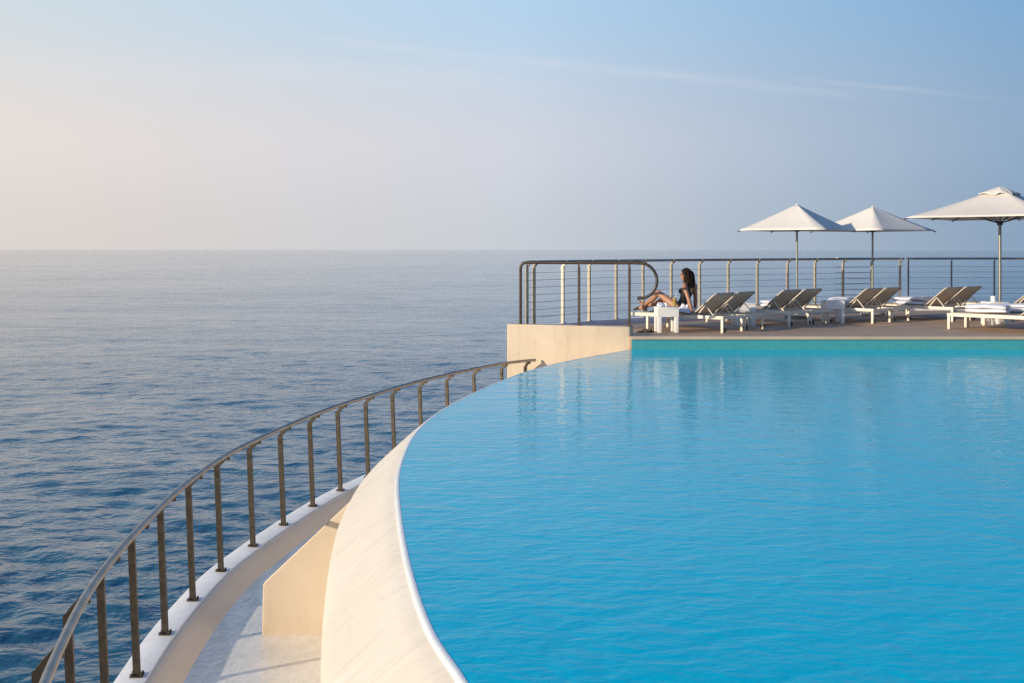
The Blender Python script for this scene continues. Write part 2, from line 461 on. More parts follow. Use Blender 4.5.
# fin wall across the gutter
FY = 9.28
mb = MB()
front = [(-2.095, Z_FLOOR - 0.1), (-2.085, -1.09), (-2.07, -1.06), (-1.30, -0.335), (-1.24, -0.30), (-1.15, -0.30), (-1.15, Z_FLOOR - 0.1)]
mb.sweep([[(x_, FY, z_) for x_, z_ in front], [(x_ + 0.01, FY + 0.09, z_) for x_, z_ in front]], closed_profile=True, caps=True)
fin = mb.build('fin_wall', M['fin_plaster'], smooth=30)
tag(fin, 'low beige fin wall with a sloping top, standing in the gutter against the overflow wall', 'wall')
bv = fin.modifiers.new('bevel', 'BEVEL'); bv.width = 0.012; bv.segments = 2; bv.limit_method = 'ANGLE'

# ------------------------------------------------------------------ lower railing
class Railing: pass
RAIL_Z0 = 1.13
def rail_height(y):
    return Z_KERB + RAIL_Z0 + 0.02 * max(0.0, min(1.0, (y - 15.0) / 4.5))
lr = empty('lower_railing', (float(KP[120][0]), float(KP[120][1]), Z_KERB))
tag(lr, 'long curved steel railing on the kerb between the gutter and the open sea', 'railing')
bpy.context.view_layer.update()
def local(par, p): return Vector(p) - Vector(par.location)
path = []
end_i = int(np.argmin(np.abs(KP[:, 0] - 0.40) + np.abs(KP[:, 1] - 19.64)))
for i in range(0, end_i + 1):
    path.append(local(lr, (KP[i][0] - KN[i][0] * 0.07, KP[i][1] - KN[i][1] * 0.07, rail_height(KP[i][1]))))
mb = MB(); mb.tube(path, 0.026, 12); mb.build('handrail', M['steel'], lr)
# one post, facing outward along +y of its own axes (kerb side towards the gutter is -y)
def lower_post_meshes():
    H = 0.93
    a = MB()
    ring = lambda z, y: [(-0.019, y - 0.024, z), (0.019, y - 0.024, z), (0.019, y + 0.024, z), (-0.019, y + 0.024, z)]
    a.sweep([ring(0.012, 0.0), ring(H * 0.5, 0.02), ring(H, 0.04)], closed_profile=True, caps=True)
    b = MB()
    rb = lambda z, y, t: [(-t, y, z + 0.025), (t, y, z + 0.025), (t, y + 0.0, z - 0.03), (-t, y + 0.0, z - 0.03)]
    b.sweep([rb(H - 0.03, 0.060, 0.0155), rb(H + 0.02, 0.02, 0.0155), rb(1.018, -0.05, 0.0155), rb(1.015, -0.085, 0.0155)], closed_profile=True, caps=True)
    c = MB(); c.box(-0.042, 0.042, -0.046, 0.046, 0.004, 0.014, bev=0.003)
    for sx in (-1, 1):
        for sy in (-1, 1):
            c.lathe([(0.0, 0.028), (0.009, 0.028), (0.009, 0.014)], 8, (sx * 0.031, sy * 0.035, -0.002))
    return a, b, c
pa, pb, pc = lower_post_meshes()
proto = None
idx_pts = post_pts[3:23]
for (px, py) in idx_pts:
    k = int(np.argmin((KP[:, 0] - px) ** 2 + (KP[:, 1] - py) ** 2))
    ang = math.atan2(KN[k][1], KN[k][0]) - math.pi / 2
    if proto is None:
        po = pa.build('post', M['post_steel'], lr); pb.build('bracket', M['post_steel'], po); pc.build('base_plate', M['post_steel'], po)
        proto = po
    else:
        po = copy_tree(proto, lr)
    po.location = local(lr, (px, py, Z_KERB + 0.004)); po.rotation_euler = (0, 0, ang)
    po.scale = (1, 1, (rail_height(py) - Z_KERB) / 1.04)

# ------------------------------------------------------------------ terrace
back_pts = [(-0.02, 19.95), (0.40, 20.25), (0.96, 21.0), (1.51, 21.75), (2.09, 22.3), (2.69, 22.8), (3.34, 23.3), (4.03, 23.85), (4.75, 24.4), (5.5, 24.9), (6.3, 25.4),
            (7.08, 25.95), (7.87, 26.4), (8.7, 26.85), (9.54, 27.3), (30.0, 29.5)]
deck_poly = [(2.03, FAR_Y + 0.05), (X_R, FAR_Y + 0.05)] + [(x_, y_ + 0.12) for x_, y_ in reversed(back_pts)] + [(-0.02, wall_y(-0.02) + 0.1), (2.0, wall_y(2.0) + 0.1)]
mb = MB(); n = len(deck_poly)
mb.add([(x_, y_, Z_DECK) for x_, y_ in deck_poly] + [(x_, y_, Z_DECK - 0.35) for x_, y_ in deck_poly],
       [tuple(range(n)), tuple(reversed(range(n, 2 * n)))] + [(i, (i + 1) % n, (i + 1) % n + n, i + n) for i in range(n)])
tag(mb.build('terrace_floor', M['deck'], smooth=0), kind='structure')
mb = MB(); mb.box(2.045, X_R, FAR_Y - 0.035, FAR_Y + 0.20, Z_DECK - 0.046, Z_DECK + 0.006, bev=0.006)
tag(mb.build('pool_coping', M['coping'], smooth=30), kind='structure')

# end wall of the terrace (rounded right end), reaching down behind the gutter
wl = []
TH = 0.26
A_ = Vector((-0.09, 19.86)); B_ = Vector((2.03, wall_y(2.03)))
t_ = (B_ - A_).normalized(); nn = Vector((-t_.y, t_.x))
outl = [A_, B_ - t_ * 0.05, B_ + nn * 0.02 + t_ * 0.0, B_ + nn * 0.07 + t_ * 0.02, B_ + nn * (TH - 0.06) + t_ * 0.02, B_ + nn * TH - t_ * 0.05, A_ + nn * TH]
m_ = len(outl)
mb = MB()
mb.add([(q.x, q.y, Z_CURB) for q in outl] + [(q.x, q.y, -1.2) for q in outl] , [tuple(range(m_))] + [(i, (i + 1) % m_, (i + 1) % m_ + m_, i + m_) for i in range(m_)])
# lower body below the deck (a block down to the sea under the terrace end)
mb2 = MB()
tw = mb.build('terrace_end_wall', M['plaster'], smooth=40)
bv = tw.modifiers.new('bevel', 'BEVEL'); bv.width = 0.015; bv.segments = 2; bv.limit_method = 'ANGLE'
tag(tw, 'plain cream wall closing the end of the terrace above the pool, lit by low sun', 'wall')
# supporting block under the terrace, down into the sea
sub = [(x_, y_ + 0.10) for x_, y_ in back_pts]
sub_poly = [(-0.07, 19.90)] + sub + [(X_R, FAR_Y + 0.32), (2.2, FAR_Y + 0.32)]
mb = MB(); n = len(sub_poly)
mb.add([(x_, y_, Z_DECK - 0.355) for x_, y_ in sub_poly] + [(x_, y_, Z_SEA - 1) for x_, y_ in sub_poly], [(i, (i + 1) % n, (i + 1) % n + n, i + n) for i in range(n)])
tag(mb.build('terrace_base', M['outer'], smooth=0), kind='structure')

# white kerb along the seaward edge of the terrace
BP = spline(back_pts, 200); BN = normals2d(BP)
mb = MB()
kp2 = [(-0.07, Z_DECK - 0.02), (-0.07, Z_CURB - 0.07), (-0.06, Z_CURB - 0.06), (0.10, Z_CURB - 0.06), (0.11, Z_CURB - 0.07), (0.11, Z_DECK - 0.4)]
mb.sweep([[(BP[i][0] + BN[i][0] * o_, BP[i][1] + BN[i][1] * o_, z_) for o_, z_ in kp2] for i in range(len(BP))])
tag(mb.build('terrace_kerb', M['white_paint'], smooth=40), 'low white kerb along the seaward edge of the terrace, under the back railing', 'kerb')

# ---- front railing on the end wall, with the curled end
ZR = Z_CURB + 1.10
fr_ = empty('curled_railing', (float(A_.x), float(A_.y), Z_CURB))
tag(fr_, 'short steel railing on the terrace end wall, its handrail curling back at the pool side', 'railing')
mid = nn * 0.12
def wpt(s, z): q = A_ + t_ * s + mid; return local(fr_, (q.x, q.y, z))
LW = (B_ - A_).length
s_end = LW - 0.03
pth = [wpt(0.215, Z_CURB + 0.0), wpt(0.215, ZR - 0.12), wpt(0.225, ZR - 0.06), wpt(0.265, ZR - 0.012), wpt(0.325, ZR)]
for s in np.linspace(0.5, s_end + 0.10, 8): pth.append(wpt(float(s), ZR))
for a_ in np.linspace(80, -90, 18):
    q = 0.27
    pth.append(wpt(s_end + 0.10 + 1.12 * q * math.cos(R(a_)) + 0.08, ZR - q * 1.13 + q * 1.13 * math.sin(R(a_))))
pth.append(wpt(s_end + 0.14, ZR - 0.612))
mb = MB(); mb.tube(pth, 0.026, 12); mb.build('handrail', M['post_steel'], fr_)
ang_w = math.atan2(t_.y, t_.x)
def deck_post(mat, h=1.04, w=0.022, d=0.03, bl=0.10):
    a = MB(); 
    ring = lambda z, y, w_, d_: [(-w_, y - d_, z), (w_, y - d_, z), (w_, y + d_, z), (-w_, y + d_, z)]
    a.sweep([ring(0.0, 0, w, d), ring(h - 0.07, 0.0, w, d)], closed_profile=True, caps=True)
    b = MB()
    rb = lambda z, y, t: [(-t, y, z + 0.03), (t, y, z + 0.03), (t, y, z - 0.03), (-t, y, z - 0.03)]
    b.sweep([rb(h - 0.085, d + 0.002, w * 0.86), rb(h - 0.03, -0.02, w * 0.86), rb(h + 0.035, -bl, w * 0.8)], closed_profile=True, caps=True)
    c = MB(); c.box(-0.05, 0.05, -0.05, 0.05, 0.0, 0.012, bev=0.002)
    return a, b, c, mat
def put_post(parts, parent, loc, ang, scale=1.0, first=None):
    if first is None:
        a, b, c, mat = parts
        po = a.build('post', mat, parent); b.build('bracket', mat, po); c.build('base_plate', mat, po)
    else:
        po = copy_tree(first, parent)
    po.location = loc; po.rotation_euler = (0, 0, ang); po.scale = (1, 1, scale)
    return po
pf = None
for s in (1.30, LW - 0.03):
    q = put_post(deck_post(M['post_steel'], 1.07, 0.018, 0.024, 0.012), fr_, wpt(s, Z_CURB), ang_w, 1.0, pf)
    pf = pf or q
# ---- back railing along the sea
br_ = empty('sea_railing', (3.34, 23.3, Z_CURB - 0.06))
tag(br_, 'long steel railing with pale posts and thin cables along the seaward edge, behind the loungers', 'railing')
ZB = Z_CURB + 1.11
ip = [i for i in range(len(BP)) if BP[i][0] <= 9.62]
pth = [local(br_, (0.155, 20.05, Z_CURB - 0.06)), local(br_, (0.155, 20.05, ZB - 0.1)), local(br_, (0.19, 20.08, ZB - 0.02))]
pth += [local(br_, (BP[i][0] - BN[i][0] * 0.06, BP[i][1] - BN[i][1] * 0.06, ZB)) for i in ip if BP[i][0] > 0.27]
mb = MB(); mb.tube(pth, 0.026, 10); mb.build('handrail', M['steel'], br_)
first = None
BP_POSTS = [(0.27, 20.15)] + back_pts[1:15]
for j, (px, py) in enumerate(BP_POSTS):
    k = int(np.argmin((BP[:, 0] - px) ** 2 + (BP[:, 1] - py) ** 2))
    ang = math.atan2(BN[k][1], BN[k][0]) - math.pi / 2
    loc = local(br_, (px, py, Z_CURB - 0.06))
    if first is None:
        first = q = put_post(deck_post(M['pale_post'], 1.13, 0.019, 0.028, 0.10), br_, loc, ang)
    else:
        q = put_post(None, br_, loc, ang, 1.0, first)
for k in range(7):
    z = Z_CURB + 0.10 + k * 0.135
    mb = MB(); mb.tube([local(br_, (BP[i][0], BP[i][1], z)) for i in ip if BP[i][0] > 0.16], 0.0035, 6); mb.build('cable', M['cable'], br_)

# ---- third railing, thin grey posts
gr = empty('grey_railing', (9.79, 27.42, Z_CURB - 0.06))
tag(gr, 'plain railing with widely spaced thin grey posts behind the big cream parasol', 'railing')
g0 = Vector((9.79, 27.42)); gd = (Vector((30.0, 29.5)) - Vector((9.54, 27.3))).normalized()
first = None
for j in range(9):
    q = g0 + gd * (1.12 * j)
    loc = local(gr, (q.x, q.y, Z_CURB - 0.06))
    ang = math.atan2(gd.y, gd.x)
    if first is None:
        first = put_post(deck_post(M['grey_post'], 1.13, 0.016, 0.016, 0.02), gr, loc, ang)
    else:
        put_post(None, gr, loc, ang, 1.0, first)
def gp(s, z): q = g0 + gd * s; return local(gr, (q.x, q.y, z))
mb = MB(); mb.tube([gp(-0.05, ZB), gp(4, ZB), gp(9.1, ZB)], 0.026, 10); mb.build('handrail', M['steel'], gr)
for k in range(7):
    z = Z_CURB + 0.10 + k * 0.135
    mb = MB(); mb.tube([gp(-0.02, z), gp(9.0, z)], 0.0035, 6); mb.build('cable', M['cable'], gr)

# ------------------------------------------------------------------ sun loungers
LL, LWD = 2.02, 0.72
ZS = 0.30
def make_lounger():
    root = empty('sun_lounger')
    f = MB(); r_ = 0.045
    f.box(0, LL, 0, r_, ZS - 0.06, ZS, bev=0.005); f.box(0, LL, LWD - r_, LWD, ZS - 0.06, ZS, bev=0.005)
    f.box(0, r_, r_ + 0.001, LWD - r_ - 0.001, ZS - 0.058, ZS - 0.003); f.box(LL - r_, LL, r_ + 0.001, LWD - r_ - 0.001, ZS - 0.058, ZS - 0.003)
    f.box(1.36, 1.40, r_ + 0.001, LWD - r_ - 0.001, ZS - 0.055, ZS - 0.02)
    f.build('frame', M['frame_white'], root)
    for lx in (0.03, LL - 0.03):
        for ly in (0.0, LWD - 0.045):
            g = MB(); g.box(-0.024, 0.024, 0.003, 0.045 - 0.003, 0.0, ZS - 0.061, bev=0.004)
            g.build('leg', M['frame_white'], root, (lx, ly, 0))
    for ly in (0.060, LWD - 0.022):
        w = MB(); w.tube([(0, -0.012, 0), (0, 0.018, 0)], 0.048, 16)
        wo = w.build('wheel', M['rubber'], root, (LL - 0.03, ly, 0.049))
    s = MB()
    rows = []
    for x in np.linspace(0.05, 1.37, 14):
        rows.append([(x, y, ZS + 0.012 - 0.018 * math.sin(math.pi * (y - 0.05) / (LWD - 0.1))) for y in np.linspace(0.048, LWD - 0.048, 7)])
    s.sweep(rows)
    so = s.build('seat', M['pad'], root)
    sm = so.modifiers.new('thick', 'SOLIDIFY'); sm.thickness = 0.014; sm.offset = -1
    # backrest
    c, sn = math.cos(R(39)), math.sin(R(39))
    hx, hz = 1.37, ZS + 0.015
    P = lambda d, y, o=0.0: (hx + d * c - o * sn, y, hz + d * sn + o * c)
    BL = 0.605
    b = MB()
    b.sweep([[P(d, y, -0.012 * math.sin(math.pi * (y - 0.04) / (LWD - 0.08))) for y in np.linspace(0.045, LWD - 0.045, 7)] for d in np.linspace(0.02, BL - 0.02, 9)])
    bo = b.build('backrest', M['sling'], root)
    sm = bo.modifiers.new('thick', 'SOLIDIFY'); sm.thickness = 0.016; sm.offset = 0
    bf = MB()
    bf.tube([P(-0.03, 0.03), P(BL - 0.03, 0.03), P(BL, 0.06), P(BL, LWD - 0.06), P(BL - 0.03, LWD - 0.03), P(-0.03, LWD - 0.03)], 0.016, 8)
    bf.build('back_frame', M['back_frame'], bo)
    for ly in (0.06, LWD - 0.06):
        st = MB(); a0 = P(0.30, ly, -0.02)
        st.tube([a0, (1.80, ly, ZS - 0.02)], 0.010, 6); st.tube([a0, (1.44, ly, ZS - 0.01)], 0.013, 6)
        st.build('strut', M['frame_white'], bo)
    return root

LG = 'sun loungers in pairs on the terrace'
L0 = make_lounger()
used = [False]
def place_lounger(head, ang, k, label, inset=0.0):
    """head = ground point of the near corner at the head end; ang = heading (deg) foot -> head; k = 0 near, 1 far of the pair"""
    o = L0 if not used[0] else copy_tree(L0)
    used[0] = True
    d = Vector((math.cos(R(ang)), math.sin(R(ang)))); w = Vector((-d.y, d.x))
    root = Vector(head) - d * LL + w * (k * (LWD + 0.04))
    o.location = (root.x, root.y, Z_DECK + 0.004); o.rotation_euler = (0, 0, R(ang))
    tag(o, label, 'sun lounger', LG)
    return o, d, w, root
PAIRS = [((3.77, 19.82), -42), ((5.37, 21.45), -47), ((7.27, 22.33), -48), ((9.12, 22.95), -52), ((9.54, 19.4), -48), ((11.3, 23.6), -50)]
names = [
 ('white sun lounger the woman sits on, closest to the curled railing', 'empty white sun lounger directly behind the one the woman sits on'),
 ('near lounger of the second pair from the left, taupe back, beside the second table', 'far lounger of the second pair from the left, its backrest under the leftmost parasol'),
 ('near lounger of the third pair from the left, white towel beside its table', 'far lounger of the third pair from the left, below the middle parasol'),
 ('near lounger of the fourth pair from the left, thick white towel on its seat', 'far lounger of the fourth pair, its taupe backrest just left of the big parasol pole'),
 ('foremost lounger at the right edge, large folded towel on it, foot towards the pool', 'second lounger at the right edge, directly behind the foremost one, near the white cup'),
 ('lounger partly cut by the right edge, standing behind the big parasol pole', None)]
info = {}
for i, (h, a_) in enumerate(PAIRS):
    for k in (0, 1):
        if names[i][k]:
            info[(i, k)] = place_lounger(h, a_, k, names[i][k])
for ch in info[(0, 0)][0].children:      # this one stands on legs set further in from its foot
    if ch.name.startswith('leg') and ch.location.x < 0.5: ch.location.x += 0.34
def on_lounger(i, k, s, y, z=0.0):
    o, d, w, r0 = info[(i, k)]
    q = r0 + d * s + w * y
    return (q.x, q.y, Z_DECK + 0.004 + z)

# ------------------------------------------------------------------ side tables
def make_table():
    root = empty('side_table')
    w, h = 0.385, 0.455
    t = MB(); t.box(-w / 2 , w / 2, -w / 2, w / 2, h - 0.03, h, bev=0.004); t.build('tabletop', M['table_white'], root)
    a = MB(); q = w / 2 - 0.004
    a.box(-q, q, -q, -q + 0.02, h - 0.17, h - 0.031); a.box(-q, q, q - 0.02, q, h - 0.17, h - 0.031)
    a.box(-q, -q + 0.02, -q + 0.021, q - 0.021, h - 0.17, h - 0.031); a.box(q - 0.02, q, -q + 0.021, q - 0.021, h - 0.17, h - 0.031)
    a.build('apron', M['table_white'], root)
    for sx in (-1, 1):
        for sy in (-1, 1):
            g = MB(); g.box(-0.035, 0.035, -0.035, 0.035, 0, h - 0.171, bev=0.004)
            g.build('leg', M['table_white'], root, (sx * (q - 0.035), sy * (q - 0.035), 0))
    return root
T0 = make_table()
T_SPOTS = [((2.80, 20.14), 3, 'white cube side table in front of the seated woman, holding her drink'),
           ((4.56, 21.85), 2, 'white side table between the first pair of loungers and the second, its top empty'),
           ((6.56, 22.72), 2, 'white side table between the second pair of loungers and the third, its top empty'),
           ((9.62, 22.12), 5, 'white side table behind the folded towel at right, with a white cup on it')]
tabs = []
for i, ((x_, y_), rz, lab) in enumerate(T_SPOTS):
    o = T0 if i == 0 else copy_tree(T0)
    o.location = (x_, y_, Z_DECK + 0.004); o.rotation_euler = (0, 0, R(rz))
    tag(o, lab, 'side table', 'white side tables between the loungers'); tabs.append(o)
TT = Z_DECK + 0.004 + 0.455

# drink, cups
g = empty('drink_glass', (2.94, 20.06, TT + 0.001)); tag(g, 'tall glass of orange juice with a straw on the table by the woman', 'drink')
mb = MB(); mb.lathe([(0.0, 0.0), (0.03, 0.0), (0.037, 0.19), (0.0345, 0.19), (0.0275, 0.012), (0.0, 0.012)], 20); mb.build('glass', M['glass'], g)
mb = MB(); mb.lathe([(0.0, 0.014), (0.027, 0.014), (0.0335, 0.165), (0.0, 0.165)], 20); mb.build('juice', M['juice'], g)
mb = MB(); mb.tube([(0.0, 0.0, 0.03), (0.03, 0.0, 0.25)], 0.004, 6); mb.build('straw', M['ceramic'], g)
def cup(loc, r, h, label):
    mb = MB(); mb.lathe([(0, 0), (r * 0.75, 0), (r * 0.95, h * 0.15), (r, h), (r - 0.006, h), (r * 0.9 - 0.006, h * 0.2), (0, h * 0.12)], 20)
    o = mb.build('cup', M['ceramic'], None, loc); tag(o, label, 'cup'); return o
cup((2.79, 20.12, TT + 0.001), 0.035, 0.07, 'small white cup in the middle of the table by the woman')
o = cup((9.56, 22.05, TT + 0.001), 0.05, 0.115, 'white cup standing on the table behind the towel at right')
# crumpled napkin
bm = bmesh.new(); bmesh.ops.create_icosphere(bm, subdivisions=3, radius=0.05)
rg_ = random.Random(5)
for v in bm.verts:
    v.co *= 0.75 + 0.5 * rg_.random(); v.co.z = max(v.co.z * 0.9 + 0.035, 0.0)
mb = MB(); mb.bm(bm); tag(mb.build('napkin', M['towel'], None, (2.68, 20.10, TT + 0.001), smooth=60), 'crumpled white napkin on the left of the table by the woman', 'napkin')

# ------------------------------------------------------------------ towels
def towel(name, loc, rz, L, W, H, label, layers=3, seed=1):
    rr = random.Random(seed)
    bm = bmesh.new()
    for k in range(layers):
        h = H / layers
        b = bmesh.new(); bmesh.ops.create_cube(b, size=1.0)
        bmesh.ops.subdivide_edges(b, edges=b.edges[:], cuts=9, use_grid_fill=True)
        sl = 1 - 0.03 * rr.random(); sw = 1 - 0.05 * rr.random(); ox = 0.015 * (rr.random() - .5); ph = rr.random() * 6
        for v in b.verts:
            x, y, z = v.co
            q = 1 - 0.22 * (abs(2 * z) ** 4) * (abs(2 * y) ** 8); 
            X = x * L * sl + ox; Y = y * W * sw * (1 - 0.10 * abs(2 * z) ** 3)
            Z = (z * (1 - 0.35 * abs(2 * y) ** 6 - 0.2 * abs(2 * x) ** 10) + 0.5) * h + k * h * 0.97
            Z += 0.008 * math.sin(X * 9 + ph) * (k + 1) / layers + 0.006 * math.sin(Y * 17 + ph * 2)
            v.co = (X + 0.004 * rr.random(), Y + 0.004 * rr.random(), max(Z, 0.0))
        me = bpy.data.meshes.new('tmp'); b.to_mesh(me); b.free(); bm.from_mesh(me); bpy.data.meshes.remove(me)
    mb = MB(); mb.bm(bm)
    o = mb.build(name, M['towel'], None, loc, smooth=70); o.rotation_euler = (0, 0, rz)
    return tag(o, label, 'towel', 'white towels on the loungers')
zt = ZS + 0.014
towel('towel', on_lounger(1, 1, 0.98, 0.32, zt), R(-47), 0.5, 0.42, 0.13, 'folded white towel left of the left parasol pole, above the second side table', 2, 1)
towel('towel', on_lounger(2, 0, 1.12, 0.30, zt), R(-48), 0.44, 0.50, 0.15, 'folded white towel just right of and above the third side table', 2, 2)
towel('towel', on_lounger(2, 1, 0.66, 0.32, zt), R(-48), 0.44, 0.44, 0.15, 'folded white towel seen just left of the third side table, on the far lounger', 2, 3)
towel('towel', on_lounger(3, 0, 0.93, 0.32, zt), R(-52), 0.68, 0.50, 0.16, 'thick folded white towel on the fourth pair of loungers, left of their backrests', 2, 4)
towel('towel', on_lounger(4, 0, 0.62, 0.34, zt), R(-35), 0.72, 0.48, 0.17, 'large folded white towel on the foremost lounger at right, in front of the cup', 2, 5)
towel('towel', on_lounger(4, 1, 0.85, 0.32, zt), R(-48), 0.6, 0.46, 0.16, 'folded white towel at the right edge, on the second lounger there', 2, 6)

# ------------------------------------------------------------------ parasols
def canopy_mesh(half, rise, sag=0.05, edge=0.03, top=0.0):
    mb = MB(); n = 10
    C = [(half, half), (-half, half), (-half, -half), (half, -half)]
    for q in range(4):
        B, D = Vector((*C[q], 0)), Vector((*C[(q + 1) % 4], 0)); A = Vector((0, 0, rise))
        rows = []
        for i in range(n + 1):
            t = top + (1 - top) * i / n
            row = []
            for j in range(9):
                u = j / 8
                p_ = A.lerp(B.lerp(D, u), t)
                mid_ = 4 * u * (1 - u)
                p_.z -= sag * math.sin(math.pi * t) * (0.35 + 0.65 * mid_)
                p_ -= Vector(((B + D) / 2).normalized()) * (edge * mid_ * t * t)
                row.append(p_)
            rows.append(row)
        mb.sweep(rows)
    return mb
def parasol(loc, rz, half, z_rim, z_top, pole_r, label, mat, big=False):
    root = empty('parasol', loc, rz); tag(root, label, 'parasol', 'square parasols on the terrace')
    rise = z_top - z_rim
    cm = canopy_mesh(half, rise, 0.03 if not big else 0.06, 0.03, 0.0)
    c = cm.build('canopy', mat, root, (0, 0, z_rim), smooth=22)
    bm = bmesh.new(); bm.from_mesh(c.data); bmesh.ops.remove_doubles(bm, verts=bm.verts[:], dist=0.001); bmesh.ops.recalc_face_normals(bm, faces=bm.faces[:]); bm.to_mesh(c.data); bm.free()
    sm = c.modifiers.new('thick', 'SOLIDIFY'); sm.thickness = 0.006
    mb = MB(); mb.tube([(0, 0, 0.05), (0, 0, z_top - 0.03)], pole_r, 14); mb.build('pole', M['pole'], root)
    mb = MB(); mb.lathe([(0, 0), (0.27, 0), (0.27, 0.05), (0.25, 0.06), (0.05, 0.07), (0.05, 0.3), (0, 0.3)], 28); mb.build('base', M['base'], root)
    mb = MB(); hz_ = z_rim - (0.12 if big else 0.0); mb.lathe([(0, hz_ - 0.03), (pole_r + 0.025, hz_ - 0.03), (pole_r + 0.025, hz_ + 0.05), (0, hz_ + 0.05)], 16); mb.build('hub', M['dark_metal'], root)
    for k in range(4):
        a = R(45 + 90 * k); e = half * 1.414
        mb = MB()
        pts = [(math.cos(a) * e * t, math.sin(a) * e * t, z_rim + rise * (1 - t) - (0.03 if not big else 0.06) * 0.35 * math.sin(math.pi * t) - 0.022) for t in np.linspace(0.04, 1.015, 8)]
        mb.tube(pts, 0.012, 6)
        rb = mb.build('rib', M['dark_metal'], root)
        m2 = MB(); m2.tube([(math.cos(a) * 0.05, math.sin(a) * 0.05, z_rim - (0.10 if big else 0.0)), (math.cos(a) * e * 0.5, math.sin(a) * e * 0.5, z_rim + rise * 0.5 - 0.04)], 0.011, 6)
        m2.build('stay', M['dark_metal'], rb)
    if big:
        for k in range(4):
            a = R(90 * k); mb = MB()
            mb.tube([(math.cos(a) * half * t, math.sin(a) * half * t, z_rim + rise * (1 - t) - 0.06 * math.sin(math.pi * t) - 0.03) for t in np.linspace(0.05, 0.985, 8)], 0.012, 6)
            rb = mb.build('rib', M['dark_metal'], root)
            m2 = MB(); m2.tube([(math.cos(a) * 0.05, math.sin(a) * 0.05, z_rim - 0.10), (math.cos(a) * half * 0.6, math.sin(a) * half * 0.6, z_rim + rise * 0.4 - 0.1)], 0.011, 6)
            m2.build('stay', M['dark_metal'], rb)
        v = canopy_mesh(0.34, 0.17, -0.015, 0.03)
        vo = v.build('vent_cap', mat, c, (0, 0, rise - 0.13), smooth=22)
        rr = random.Random(3)
        for vv in vo.data.vertices:
            rad = max(abs(vv.co.x), abs(vv.co.y)) / 0.34
            vv.co.z += 0.03 * rad * math.sin(math.atan2(vv.co.y, vv.co.x) * 7 + 1) + 0.012 * rr.random() * rad
        sm = vo.modifiers.new('thick', 'SOLIDIFY'); sm.thickness = 0.006
    mb = MB(); mb.lathe([(0, z_top + 0.018), (0.014, z_top + 0.014), (0.02, z_top + 0.002), (0.03, z_top - 0.02)], 12); mb.build('finial', mat, root)
    return root
zb = Z_DECK + 0.004
def above(d, v):      # height above the deck of something at distance d seen at row v
    return EYE - (v - 249.5) / 1110 * d - zb
parasol((6.25, 24.35, zb), R(25 - 45 - 14.4), 0.955, above(24.35, 230.5), above(24.35, 204.2), 0.022, 'white square parasol over the second pair of loungers, leftmost of the three', M['canvas'])
parasol((8.25, 25.4, zb), R(5 - 45 - 18), 0.96, above(25.4, 231), above(25.4, 206.5), 0.022, 'white square parasol in the middle of the three, one corner towards the pool', M['canvas'])
parasol((10.22, 23.25, zb), R(185 - 45), 1.45, above(23.25, 218), above(23.25, 188.5), 0.031, 'largest parasol, cream canopy with a ruffled vent cap on top, at the right edge', M['canvas_big'], True)

# ------------------------------------------------------------------ sandals on the deck
for k, (x_, y_, rz, lab) in enumerate([(2.27, 20.0, 20, 'black flip-flop on the deck by the end wall, left one of the two'), (2.40, 19.95, 48, 'black flip-flop nearer the table leg, right one of the two on the deck')]):
    mb = MB()
    outl_ = [(0.0, 0.035), (0.06, 0.042), (0.14, 0.045), (0.21, 0.04), (0.25, 0.02), (0.26, 0.0), (0.25, -0.02), (0.21, -0.04), (0.14, -0.036), (0.06, -0.035), (0.0, -0.032), (-0.012, 0)]
    mb.sweep([[(a_, b_, 0.0) for a_, b_ in outl_], [(a_, b_, 0.024) for a_, b_ in outl_]], closed_profile=True, caps=True)
    so = mb.build('flip_flop', M['sandal'], None, (x_, y_, zb + 0.001)); so.rotation_euler = (0, 0, R(rz)); tag(so, lab, 'flip-flop', 'flip-flops by the end wall')
    st = MB()
    for sg in (-1, 1):
        st.tube([(0.19, 0.0, 0.022), (0.15, sg * 0.022, 0.06), (0.09, sg * 0.037, 0.024)], 0.007, 6)
    st.build('strap', M['sandal'], so)

# ------------------------------------------------------------------ the woman
def skin_mesh(name, joints, edges, sub=2, root=0):
    me = bpy.data.meshes.new(name)
    me.from_pydata([j[0] for j in joints], edges, [])
    o = bpy.data.objects.new(name, me); COL.objects.link(o)
    sk = o.modifiers.new('skin', 'SKIN'); sk.branch_smoothing = 0.6
    for i, j in enumerate(joints):
        r_ = j[1] if isinstance(j[1], tuple) else (j[1], j[1])
        me.skin_vertices[0].data[i].radius = r_
        me.skin_vertices[0].data[i].use_root = (i == root)
    ss = o.modifiers.new('sub', 'SUBSURF'); ss.levels = sub; ss.render_levels = sub
    dg = bpy.context.evaluated_depsgraph_get()
    m2 = bpy.data.meshes.new_from_object(o.evaluated_get(dg))
    V = [v.co[:] for v in m2.vertices]; F = [tuple(p_.vertices) for p_ in m2.polygons]
    bpy.data.objects.remove(o); bpy.data.meshes.remove(me); bpy.data.meshes.remove(m2)
    return V, F

